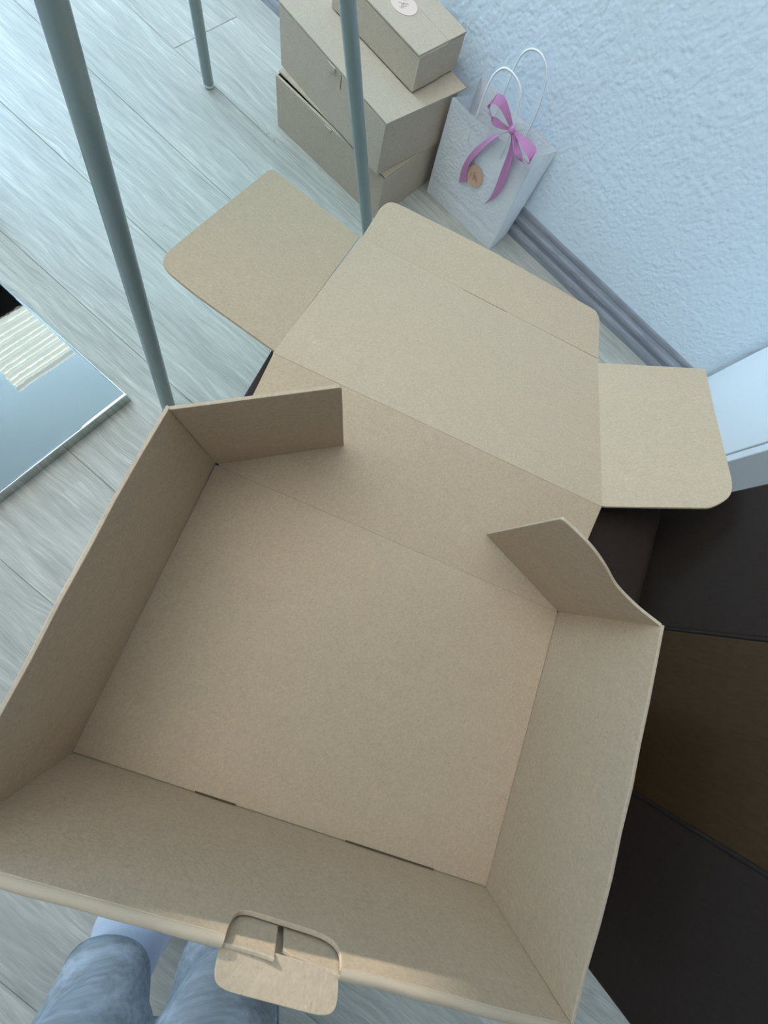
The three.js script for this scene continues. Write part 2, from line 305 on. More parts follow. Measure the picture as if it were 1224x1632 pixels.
// ================================================================ mirror plate on the floor
{
  const x0 = -1.28, x1 = -0.5147, z0 = -0.0535, z1 = 0.72, c = [(x0 + x1) / 2, (z0 + z1) / 2], w = x1 - x0, d = z1 - z0;
  const t = thing('mirror_plate', 'low mirrored plate lying flat on the floor near the table legs', 'mirror', [c[0], 0, c[1]]);
  mesh('side', box(w, 0.0225, d, 0, 0.01145, 0), M.mirrorSide, t);
  mesh('mirror_glass', box(w - 0.0028, 0.0025, d - 0.0028, 0, 0.0245, 0), M.mirror, t);
  mesh('edge', mergeGeometries([box(w, 0.0032, 0.0013, 0, 0.0243, -d / 2 + 0.0007), box(w, 0.0032, 0.0013, 0, 0.0243, d / 2 - 0.0007), box(0.0013, 0.0032, d - 0.004, -w / 2 + 0.0007, 0.0243, 0), box(0.0013, 0.0032, d - 0.004, w / 2 - 0.0007, 0.0243, 0)]), M.chamfer, t);
}

// ================================================================ brown upholstered chairs
function makeChair(label, x, z, turn, group) {
  // local: +z is the way the chair faces, origin under the middle of the back's front face
  const t = thing('upholstered_chair', label, 'chair', [x, 0, z], turn, group);
  // seat: padded slab with a bulging top, sewn front band
  mesh('seat', rbox(0.535, 0.105, 0.57, 0.022, 0, 0.3475, 0.292, 5), M.brown, t);
  // backrest: three sewn upright panels
  const H = 0.60, yb = 0.29;
  for (const [a, b, m] of [[-0.2740, -0.0925, 0], [-0.0925, 0.0937, 1], [0.0937, 0.2632, 0]]) {
    const g = new RoundedBoxGeometry(b - a - 0.001, H, 0.06, 4, 0.004); const p = g.attributes.position;
    for (let i = 0; i < p.count; i++) { const s = p.getX(i) / (b - a) * 2, e = p.getY(i) / H * 2; if (p.getZ(i) > 0) p.setZ(i, p.getZ(i) + 0.004 * (1 - s * s) * (1 - e ** 6)); }
    g.computeVertexNormals();
    mesh('back_panel', g.translate((a + b) / 2, yb + H / 2, -0.0325), m ? M.brownCentre : M.brown, t, m ? 'olive brown middle panel of the backrest' : undefined);
  }
  for (const s of [-0.0925, 0.0937]) mesh('seam', tube([V(s, yb + 0.01, -0.004), V(s, yb + H - 0.01, -0.004)], 0.0022, 4, 6), M.piping, t);
  for (const [lx, lz, sx, sz] of [[-0.21, 0.02, -1, -1], [0.21, 0.02, 1, -1], [-0.21, 0.52, -1, 1], [0.21, 0.52, 1, 1]]) {
    const a = V(lx + sx * 0.02, 0, lz + sz * 0.025), b = V(lx, 0.30, lz), l = a.distanceTo(b);
    const g = new THREE.CylinderGeometry(0.016, 0.010, l, 16).translate(0, l / 2, 0).applyQuaternion(new THREE.Quaternion().setFromUnitVectors(V(0, 1, 0), b.clone().sub(a).normalize()));
    mesh('leg', g.translate(a.x, 0.001, a.z), M.darkMetal, t);
  }
  return t;
}
// faces (-0.957, 0.29) in (x, z)
makeChair('dark brown upholstered chair with a three-panel back, carrying the large open box', 0.389, -0.159, Math.atan2(-0.957, 0.29));

// ================================================================ the big open cardboard box on the chair
{
  const TH = 0.003;
  const t = thing('open_cardboard_box', 'large brown cardboard mailing box lying wide open on the dark brown chair', 'box', [0.098, 0.4013, 0.031]);
  const bl = [-0.1557, 0.4043, -0.0366], br = [0.2524, 0.4043, -0.1772], fr = [0.3482, 0.4043, 0.1003], fl = [-0.052, 0.4043, 0.2385];
  const blT = [-0.1575, 0.5465, -0.0300], brT = [0.2548, 0.5455, -0.1738], frT = [0.3482, 0.5350, 0.0999], flT = [-0.052, 0.5435, 0.2385];
  const ex = (p, x, z) => [p[0] + 0.9452 * x + 0.3264 * z, p[1], p[2] - 0.3264 * x + 0.9452 * z];   // along the front edge, across it
  sheet('bottom_panel', [ex(fl, -0.0010, -0.0002), ex(fr, -0.0003, -0.0002), ex(br, -0.0003, 0), ex(bl, -0.0017, 0)], TH, [0, 1, 0], K, t, { bevel: 0.0013 });
  // side walls with slightly wavy worn rims
  const rim = (a, b, dy) => dy.map((d, i) => { const q = lerp(a, b, (i + 1) / (dy.length + 1)); q[1] += d; return q; });
  const dn = (p, d) => [p[0], p[1] - d, p[2]];
  sheet('left_wall', [dn(fl, 0.002), dn(ex(bl, 0, -0.004), 0.002), ex(blT, 0, -0.004), ...rim(blT, flT, [0.003, 0.0045, 0.0035, 0.004, 0.002, 0.0025, 0.001]), flT], TH, [0.95, 0, -0.33], K, t);
  sheet('right_wall', [dn(ex(br, 0, -0.0025), 0.002), dn(fr, 0.002), frT, ...rim(frT, brT, [0.0005, 0.003, 0.0042, 0.0035, 0.0042, 0.0028, 0.0024, 0.0012]), ex(brT, 0, -0.0025)], TH, [-0.95, 0, 0.33], K, t);
  // front wall: two plies, closed hand-hole cut down from the rim
  const e = V(0.9452, 0, -0.3264), fn = V(0.3264, 0, 0.9452);
  const F = (s, y, o = 0) => [fl[0] + e.x * s + fn.x * o, fl[1] + y, fl[2] + e.z * s + fn.z * o];
  const inner = [F(-0.0028, -0.002), F(0.4262, -0.002), F(0.4262, 0.1310), F(0.367, 0.1335), F(0.2907, 0.1345), F(0.2472, 0.1362), F(0.2482, 0.126), F(0.2455, 0.1195), F(0.2362, 0.1152), F(0.2063, 0.1143), F(0.1802, 0.1138), F(0.1742, 0.1185), F(0.1715, 0.128), F(0.1708, 0.1368), F(0.1079, 0.1372), F(-0.0028, 0.1385)];
  const fw = sheet('front_wall', inner, TH, [-0.33, 0, -0.95], K, t, { radii: [0, 0, 0.001, 0, 0, 0.001, 0.006, 0.008, 0.01, 0, 0.008, 0.009, 0.008, 0.001, 0, 0.001] });
  // outer ply, behind the cut-out: left pieces either side of a slit, and the plain rest
  const piece = (name, a, lab) => sheet(name, a, 0.0026, [-0.33, 0, -0.95], K, t, { label: lab });
  const o1 = 0.0045;
  sheet('outer_ply', [F(-0.0028, -0.002, o1), F(0.4262, -0.002, o1), F(0.4262, 0.1318, o1), F(0.367, 0.1335, o1), F(0.2535, 0.135, o1), F(0.2535, 0.107, o1), F(0.1665, 0.107, o1), F(0.1665, 0.137, o1), F(-0.0028, 0.1385, o1)], TH, [-0.33, 0, -0.95], K, t);
  sheet('hole_flap', [F(0.1668, 0.1072, o1), F(0.2055, 0.1072, o1), F(0.2040, 0.1385, o1 - 0.001), F(0.1960, 0.1375, o1 - 0.001), F(0.1850, 0.1372, o1), F(0.1668, 0.1368, o1)], 0.0024, [-0.33, 0, -0.95], K, t);
  sheet('hole_flap', [F(0.2098, 0.1072, o1), F(0.2532, 0.1072, o1), F(0.2532, 0.1375, o1), F(0.2300, 0.1335, o1), F(0.2160, 0.1318, o1), F(0.2100, 0.1290, o1)], 0.0024, [-0.33, 0, -0.95], K, t);
  // rolled rim that joins the two plies
  for (const [a, b, ya, yb] of [[-0.002, 0.1705, 0.1382, 0.1368], [0.2476, 0.4255, 0.1355, 0.1312]]) {
    const pts = []; for (let k = 0; k <= 12; k++) { const q = F(a + (b - a) * k / 12, ya + (yb - ya) * k / 12 - 0.0005 + 0.0003 * Math.sin(k * 1.9), 0.0037); pts.push(V(q[0] - t.position.x, q[1] - t.position.y, q[2] - t.position.z)); }
    mesh('rolled_rim', tube(pts, 0.0035, 48, 12), M.kraftEdge, t);
  }
  // tuck tongue bent outwards over the rim
  const D = V(0, Math.cos(0.96), 0).addScaledVector(fn, Math.sin(0.96)), O = V(...F(0, 0.1355, 0.0055));
  const G = (s, d) => { const q = O.clone().addScaledVector(e, s).addScaledVector(D, d); return [q.x, q.y, q.z]; };
  sheet('tuck_tongue', [G(0.1693, -0.002), G(0.2478, -0.002), G(0.2512, 0.013), G(0.2440, 0.0172), G(0.1780, 0.0172), G(0.1715, 0.013)], 0.0045, [-0.05, 0.9, 0.1], K, t, { radii: [0, 0, 0.008, 0.01, 0.01, 0.008] });
  sheet('tongue_root', [F(0.1708, 0.1045, 0.0092), F(0.2476, 0.1045, 0.0092), F(0.2476, 0.1375, 0.0080), F(0.1708, 0.1375, 0.0080)], 0.003, [-0.33, 0, -0.95], K, t);
  // corner flaps that swing in from the side walls
  sheet('corner_flap', [[-0.1552, 0.4060, -0.0375], [-0.0703, 0.4144, -0.1462], [-0.0798, 0.5585, -0.1317], [-0.1572, 0.5462, -0.0315]], TH, [0.6, 0, 0.8], K, t, { radii: [0, 0.002, 0.004, 0] });
  sheet('corner_flap', [[0.2518, 0.4060, -0.1774], [0.1192, 0.4200, -0.1815], [0.1227, 0.5565, -0.1787], [0.1401, 0.5575, -0.178], [0.1588, 0.5568, -0.1774], [0.181, 0.5500, -0.1768], [0.1964, 0.5426, -0.1764], [0.2084, 0.5390, -0.176], [0.2323, 0.5386, -0.1752], [0.2544, 0.5445, -0.1739]], TH, [0, 0, 1], K, t, { radii: [0, 0.002, 0.004, 0.01, 0.012, 0.02, 0.02, 0.02, 0.015, 0.001] });
  // back panel folded down behind, then the lid
  const a = V(-0.1962, 0.43, -0.1666), u = V(0.9436, 0, -0.3312), v = V(-0.3142, -0.3161, -0.8952), n = V(-0.1047, 0.9487, -0.2983);
  const A = (s, w, k = 0) => { const q = a.clone().addScaledVector(u, s).addScaledVector(v, w).addScaledVector(n, k); return [q.x, q.y, q.z]; };
  const g1 = 0.0001;
  sheet('back_panel', [ex(lerp(bl, br, 0.004), 0, 0.0004), ex(lerp(bl, br, 0.996), 0, 0.0004), lerp(A(0.4305, -g1), br, 0.002), lerp(A(0.0007, -g1), bl, 0.002)], TH, [0, 1, 0], K, t);
  sheet('lid_panel', [A(0, g1), A(0.4312, g1), A(0.4333, 0.3135), A(0.2573, 0.3120), A(0.2573, 0.3108), A(0.1791, 0.3108), A(0.1791, 0.3120), A(0.0035, 0.3095)], TH, [0, 1, 0], K, t);
  const tv = v.clone().multiplyScalar(Math.cos(0.1745)).addScaledVector(n, Math.sin(0.1745));
  const T = (s, w) => { const q = a.clone().addScaledVector(u, s).addScaledVector(v, 0.3135).addScaledVector(tv, w); return [q.x, q.y, q.z]; };
  sheet('tuck_flap', [T(0.0043, -0.003), T(0.1791, -0.001), T(0.2573, -0.001), T(0.4325, 0.001), T(0.4235, 0.094), T(0.4125, 0.1085), T(0.197, 0.1167), T(0.0155, 0.1085), T(0.006, 0.083)], TH, [0, 1, 0], K, t, { radii: [0, 0, 0, 0, 0.012, 0.004, 0, 0.016, 0.012] });
  const lv = u.clone().multiplyScalar(-Math.cos(0.2618)).addScaledVector(n, Math.sin(0.2618));
  const Lf = (w, y) => { const q = a.clone().addScaledVector(lv, w).addScaledVector(v, y); return [q.x, q.y, q.z]; };
  sheet('lid_side_flap', [Lf(-0.0012, 0.004), Lf(0.100, 0.0045), Lf(0.135, 0.010), Lf(0.1375, 0.055), Lf(0.1385, 0.127), Lf(0.1405, 0.279), Lf(0.1372, 0.2895), Lf(-0.0012, 0.307)], TH, [0, 1, 0], K, t, { radii: [0.003, 0.02, 0.05, 0.02, 0, 0.002, 0.002, 0] });
  const rv = u.clone().multiplyScalar(Math.cos(0.61)).addScaledVector(n, Math.sin(0.61));
  const Rf = (w, y) => { const q = a.clone().addScaledVector(u, 0.4316).addScaledVector(rv, w).addScaledVector(v, y); return [q.x, q.y, q.z]; };
  sheet('lid_side_flap', [Rf(-0.001, 0.001), Rf(0.1075, 0.0065), Rf(0.1185, 0.0135), Rf(0.1305, 0.0260), Rf(0.1350, 0.0450), Rf(0.1365, 0.1670), Rf(0.1392, 0.2675), Rf(-0.001, 0.3020)], TH, [0, 1, 0], K, t, { radii: [0.004, 0.004, 0.01, 0.012, 0.012, 0, 0, 0] });
  // pressed score line along the back of the bottom and dark slots in the front crease
  const slots = [[0.1134, 0.1537], [0.266, 0.3623]].map(([p, q]) => { const x = F(p, 0.0002, -0.0012), y = F(q, 0.0002, -0.0012), L = Math.hypot(x[0] - y[0], x[2] - y[2]); const gm = new THREE.BoxGeometry(L, 0.0008, 0.0011); gm.rotateY(Math.atan2(0.3264, 0.9452)); return gm.translate((x[0] + y[0]) / 2 - t.position.x, x[1] - t.position.y, (x[2] + y[2]) / 2 - t.position.z); });
  for (const s of slots) mesh('slot', s, M.slit, t, 'dark slot at the foot of the front wall');
}

// ================================================================ cartons in the corner
const C = [M.carton, M.cartonEdge];
function carton(label, x, z, turn, y, w, h, d, opt = {}) {
  const t = thing(opt.name || 'shipping_carton', label, 'box', [x, y, z], turn, opt.group);
  // local: x along the front, -z away from the front; origin at the front left bottom corner
  const put = (name, pts, facing, o = {}) => mesh(name, sheetGeo(pts, 0.003, facing, { ...o }), C, t, o.label);
  put('bottom_panel', [[0.003, 0.003, -0.003], [w - 0.003, 0.003, -0.003], [w - 0.003, 0.003, -d + 0.003], [0.003, 0.003, -d + 0.003]], [0, 1, 0]);
  put('front_panel', [[0, 0, 0], [w, 0, 0], [w, h - 0.0045, 0], [0, h - 0.0045, 0]], [0, 0, 1]);
  put('side_panel', [[0, 0, -0.0035], [0, 0, -d], [0, h - 0.0045, -d], [0, h - 0.0045, -0.0035]], [-1, 0, 0]);
  put('side_panel', [[w, 0, -0.0035], [w, 0, -d], [w, h - 0.0045, -d], [w, h - 0.0045, -0.0035]], [1, 0, 0]);
  put('back_panel', [[0.0035, 0, -d], [w - 0.0035, 0, -d], [w - 0.0035, h - 0.0045, -d], [0.0035, h - 0.0045, -d]], [0, 0, -1]);
  return { t, put };
}
{
  const w = 0.3446, h = 0.1085, d = 0.228;
  const c = carton('closed brown carton on the floor at the bottom of the stack of boxes', -0.8346, -0.8122, -0.022, 0.0005, w, h, d);
  c.put('lid', [[0.001, h, -0.010], [w, h, -0.003], [w + 0.001, h, -d], [0, h, -d]], [0, 1, 0]);
  c.put('front_lip', [[0.003, h - 0.006, -0.004], [w - 0.02, h - 0.003, -0.004], [w - 0.02, h - 0.02, -0.004], [0.003, h - 0.02, -0.004]], [0, 0, 1]);
  c.put('lock_tab', [[0.158, h - 0.006, 0.004], [0.178, h - 0.006, 0.004], [0.178, h - 0.013, 0.004], [0.158, h - 0.013, 0.004]], [0, 0, 1], { radii: [0, 0, 0.006, 0.006] });
}
{
  const w = 0.3385, h = 0.105, d = 0.222;
  const c = carton('closed brown carton in the middle of the stack with an overhanging lid', -0.8415, -0.8385, -Math.atan2(0.045, 0.3355), 0.1095, w, h, d);
  c.put('lid', [[0, h, 0.001], [w + 0.001, h, -0.001], [w + 0.006, h, -d - 0.018], [0, h, -d - 0.004]], [0, 1, 0]);
  c.put('front_lip', [[0.003, h - 0.004, -0.004], [w - 0.003, h - 0.004, -0.004], [w - 0.003, h - 0.02, -0.004], [0.003, h - 0.02, -0.004]], [0, 0, 1]);
  c.put('lock_tab', [[0.160, h - 0.004, 0.004], [0.182, h - 0.004, 0.004], [0.182, h - 0.013, 0.004], [0.160, h - 0.013, 0.004]], [0, 0, 1], { radii: [0, 0, 0.007, 0.007] });
  mesh('slit', box(0.0012, 0.024, 0.0008, 0.199, h - 0.017, 0.0003), M.slit, c.t);
}
{
  const w = 0.245, h = 0.0605, d = 0.1435;
  const turn = Math.atan2(-0.0135, 0.1630), fx = -0.5276, fz = -0.9018;
  const x = fx - w * Math.cos(turn), z = fz + w * Math.sin(turn);
  const c = carton('small flat brown box with a round pale sticker on top of the stack', x, z, turn, 0.2172, w, h, d, { name: 'sticker_carton' });
  c.put('lid', [[0, h, 0.001], [w + 0.001, h, 0.001], [w + 0.001, h, -0.0868], [0, h, -0.0868]], [0, 1, 0]);
  c.put('lid_flap', [[0, h, -0.0876], [w + 0.001, h, -0.0876], [w + 0.001, h, -d - 0.001], [0, h, -d - 0.001]], [0, 1, 0]);
  c.put('side_flap', [[w + 0.0025, h - 0.0035, 0], [w + 0.0025, h - 0.0035, -0.0868], [w + 0.0025, 0.001, -0.080], [w + 0.0025, 0.001, 0]], [1, 0, 0]);
  const s = new THREE.CylinderGeometry(0.0275, 0.0275, 0.0006, 40); s.rotateY(-0.6);
  const sm = new THREE.MeshStandardMaterial({ map: stickerTexture('#e6cfc2', '#8d7b76'), roughness: 0.6 });
  const dx = -0.6285 - x, dz = -0.9725 - z, ct = Math.cos(turn), st = Math.sin(turn);
  mesh('sticker', s.translate(dx * ct - dz * st, h + 0.0004, dx * st + dz * ct), sm, c.t, 'round pale pink sticker with a fine line drawing');
}

// ================================================================ white paper gift bag
{
  const t = thing('gift_bag', 'white paper bag with cord handles and a pink satin bow leaning at the wall', 'bag', [-0.349, 0, -1.03]);
  const at = (n, p, f, o) => sheet(n, p, 0.0008, f, M.paper, t, { bevel: 0.0002, ...o });
  const FLb = [-0.4645, 0.0006, -0.9885], FRb = [-0.2335, 0.0006, -0.9870], BLb = [-0.4645, 0.0006, -1.0755], BRb = [-0.2335, 0.0006, -1.0745];
  const FLt = [-0.4690, 0.2150, -0.9760], FRt = [-0.2430, 0.2165, -0.9895], BLt = [-0.4660, 0.2175, -1.0830], BRt = [-0.2310, 0.2130, -1.0840];
  // front panel with a pressed bottom band, slightly bowed
  const grid = (c00, c10, c11, c01, bow, nx = 14, ny = 14) => {
    const g = new THREE.PlaneGeometry(1, 1, nx, ny), p = g.attributes.position, uv = g.attributes.uv;
    for (let i = 0; i < p.count; i++) { const s = uv.getX(i), r = uv.getY(i); const q = lerp(lerp(c00, c10, s), lerp(c01, c11, s), r), o = bow(s, r); p.setXYZ(i, q[0] + o[0] - t.position.x, q[1] + o[1], q[2] + o[2] - t.position.z); uv.setXY(i, s * 0.23, r * 0.215); }
    g.computeVertexNormals(); return g;
  };
  const thicken = (g, off) => { const h = g.clone(), p = h.attributes.position, n = h.attributes.normal; for (let i = 0; i < p.count; i++) p.setXYZ(i, p.getX(i) - n.getX(i) * off, p.getY(i) - n.getY(i) * off, p.getZ(i) - n.getZ(i) * off); const ix = h.index.array; for (let i = 0; i < ix.length; i += 3) [ix[i + 1], ix[i + 2]] = [ix[i + 2], ix[i + 1]]; h.computeVertexNormals(); return mergeGeometries([g, h]); };
  const wave = (s, r) => 0.004 * Math.sin(Math.PI * s) * Math.sin(Math.PI * Math.min(1, r * 1.1)) + 0.0022 * Math.sin(s * 7 + r * 5) * r - 0.0025 * Math.exp(-(((r - 0.19) / 0.012) ** 2));
  mesh('front_panel', thicken(grid(FLb, FRb, FRt, FLt, (s, r) => [0, 0, wave(s, r)], 20, 40), 0.0007), M.paper, t);
  mesh('back_panel', thicken(grid(BRb, BLb, BLt, BRt, (s, r) => [0, 0.004 * Math.sin(s * 9) * r, 0.002 * Math.sin(s * 6) * r * Math.sin(Math.PI * s)]), 0.0007), M.paper, t);
  const gus = (b, f, ft, bt, sgn) => mesh('gusset', thicken(grid(b, f, ft, bt, (s, r) => [sgn * 0.016 * r * r * (1 - Math.abs(2 * s - 1)), -0.006 * r ** 4 * (1 - Math.abs(2 * s - 1)), 0]), 0.0007), M.paper, t);
  gus(BLb, FLb, FLt, BLt, 1); gus(FRb, BRb, BRt, FRt, -1);
  at('bottom_panel', [FLb, FRb, BRb, BLb].map((q) => [q[0], q[1] + 0.0008, q[2]]), [0, 1, 0]);
  const loc = (x, y, z) => V(x - t.position.x, y, z - t.position.z);
  const rope = (pts) => mesh('handle', tube(pts.map((q) => loc(...q)), 0.0021, 70, 8), M.cord, t);
  rope([[-0.4020, 0.170, -0.9815], [-0.4029, 0.2198, -0.9825], [-0.4043, 0.2491, -0.984], [-0.4032, 0.2757, -0.985], [-0.398, 0.2942, -0.985], [-0.3854, 0.3088, -0.985], [-0.3657, 0.3123, -0.985], [-0.346, 0.3082, -0.985], [-0.3334, 0.2976, -0.985], [-0.3251, 0.2743, -0.985], [-0.3174, 0.2489, -0.9835], [-0.3150, 0.190, -0.9825]]);
  rope([[-0.3968, 0.180, -1.072], [-0.3972, 0.2253, -1.070], [-0.3975, 0.25, -1.070], [-0.3974, 0.2782, -1.070], [-0.3916, 0.3023, -1.070], [-0.3785, 0.3151, -1.070], [-0.3594, 0.3197, -1.070], [-0.3398, 0.3143, -1.070], [-0.3277, 0.3034, -1.070], [-0.317, 0.277, -1.070], [-0.3104, 0.2434, -1.070], [-0.3097, 0.1985, -1.072]]);
  // satin bow
  const ribbon = (name, pts, wid, parent) => {                    // pts [x, y, z], wid: [half width vector] per point
    const c = new THREE.CatmullRomCurve3(pts.map((q) => loc(...q))), w = new THREE.CatmullRomCurve3(wid.map((q) => V(...q).multiplyScalar(name === 'loop' ? 1.25 : 1.6))), N = 48, P = [], I = [];
    for (let k = 0; k <= N; k++) {
      const p = c.getPoint(k / N), d = w.getPoint(k / N), tg = c.getTangent(k / N), nn = tg.clone().cross(d).normalize().multiplyScalar(0.00035);
      for (const [s, q] of [[-1, 1], [1, 1], [1, -1], [-1, -1]]) { const r = p.clone().addScaledVector(d, s).addScaledVector(nn, q); P.push(r.x, r.y, r.z); }
      if (k < N) for (let f = 0; f < 4; f++) { const a = k * 4 + f, b = k * 4 + (f + 1) % 4; I.push(a, a + 4, b, b, a + 4, b + 4); }
    }
    I.push(0, 1, 2, 0, 2, 3); const L = N * 4; I.push(L, L + 2, L + 1, L, L + 3, L + 2);
    const g = new THREE.BufferGeometry(); g.setAttribute('position', new THREE.Float32BufferAttribute(P, 3)); g.setIndex(I);
    return mesh(name, toCreasedNormals(g, 0.9), M.ribbon, parent);
  };
  const bow = new THREE.Group(); bow.name = 'satin_bow'; bow.userData.label = 'pink satin ribbon bow'; t.add(bow);
  const kz = -0.9775;
  ribbon('loop', [[-0.316, 0.2475, kz], [-0.334, 0.2425, kz + 0.003], [-0.354, 0.2410, kz + 0.006], [-0.371, 0.2465, kz + 0.008], [-0.379, 0.2590, kz + 0.009], [-0.3735, 0.2715, kz + 0.008], [-0.3590, 0.2740, kz + 0.007], [-0.3400, 0.2660, kz + 0.005], [-0.316, 0.2490, kz]],
    [[0.001, 0.002, 0.001], [0.002, 0.004, -0.001], [0.002, 0.005, -0.002], [0.001, 0.002, 0.006], [0.003, 0.006, 0.002], [0.002, 0.007, -0.003], [0.003, 0.006, -0.003], [0.005, 0.003, -0.002], [0.002, 0.002, 0]], bow);
  ribbon('loop', [[-0.3135, 0.2470, kz], [-0.298, 0.2395, kz + 0.004], [-0.278, 0.2285, kz + 0.008], [-0.256, 0.2250, kz + 0.011], [-0.2440, 0.2360, kz + 0.012], [-0.2480, 0.2470, kz + 0.010], [-0.264, 0.2500, kz + 0.008], [-0.288, 0.2500, kz + 0.005], [-0.3135, 0.2490, kz]],
    [[0.001, 0.002, 0.001], [0.002, 0.004, -0.001], [0.003, 0.005, -0.001], [0.003, 0.003, 0.005], [0.001, 0.006, 0.005], [0.001, 0.008, -0.002], [0.001, 0.007, -0.003], [0.001, 0.004, -0.002], [0.001, 0.002, 0]], bow);
  ribbon('tail', [[-0.316, 0.2465, kz], [-0.330, 0.2325, kz + 0.002], [-0.3480, 0.2120, kz + 0.002], [-0.3665, 0.1780, kz + 0.003], [-0.3790, 0.1450, kz + 0.003], [-0.3800, 0.1180, kz + 0.002], [-0.3740, 0.0950, kz]],
    [[0.002, 0.003, 0.001], [0.003, 0.004, 0.003], [0.0045, 0.003, 0.005], [0.0055, 0.002, 0.004], [0.005, 0.002, 0.003], [0.0055, 0.003, 0.001], [0.0060, 0.0041, 0.0005]], bow);
  ribbon('tail', [[-0.3135, 0.2465, kz], [-0.302, 0.2360, kz + 0.003], [-0.2940, 0.2140, kz + 0.002], [-0.2885, 0.1800, kz + 0.002], [-0.2845, 0.1480, kz + 0.001], [-0.2880, 0.1180, kz], [-0.2985, 0.0935, kz - 0.002]],
    [[0.002, 0.002, 0.001], [0.004, 0.003, 0.003], [0.0055, 0.002, 0.003], [0.0065, 0.002, 0.003], [0.0058, 0.002, 0.0005], [0.0035, 0.002, 0], [0.0006, 0.0006, 0]], bow);
  const knot = new THREE.SphereGeometry(1, 20, 14).scale(0.0068, 0.0075, 0.0055); mesh('knot', knot.translate(-0.3148 - t.position.x, 0.2478, kz + 0.001 - t.position.z), M.ribbon, bow);
  const st = new THREE.CylinderGeometry(0.0222, 0.0222, 0.0006, 40).rotateX(Math.PI / 2).rotateZ(0.15);
  mesh('sticker', st.translate(-0.3510 - t.position.x, 0.1255, -0.9772 - t.position.z), new THREE.MeshStandardMaterial({ map: stickerTexture('#e3b79c', '#5a3d33'), roughness: 0.55 }), t, 'round peach sticker with a dark line drawing');
}

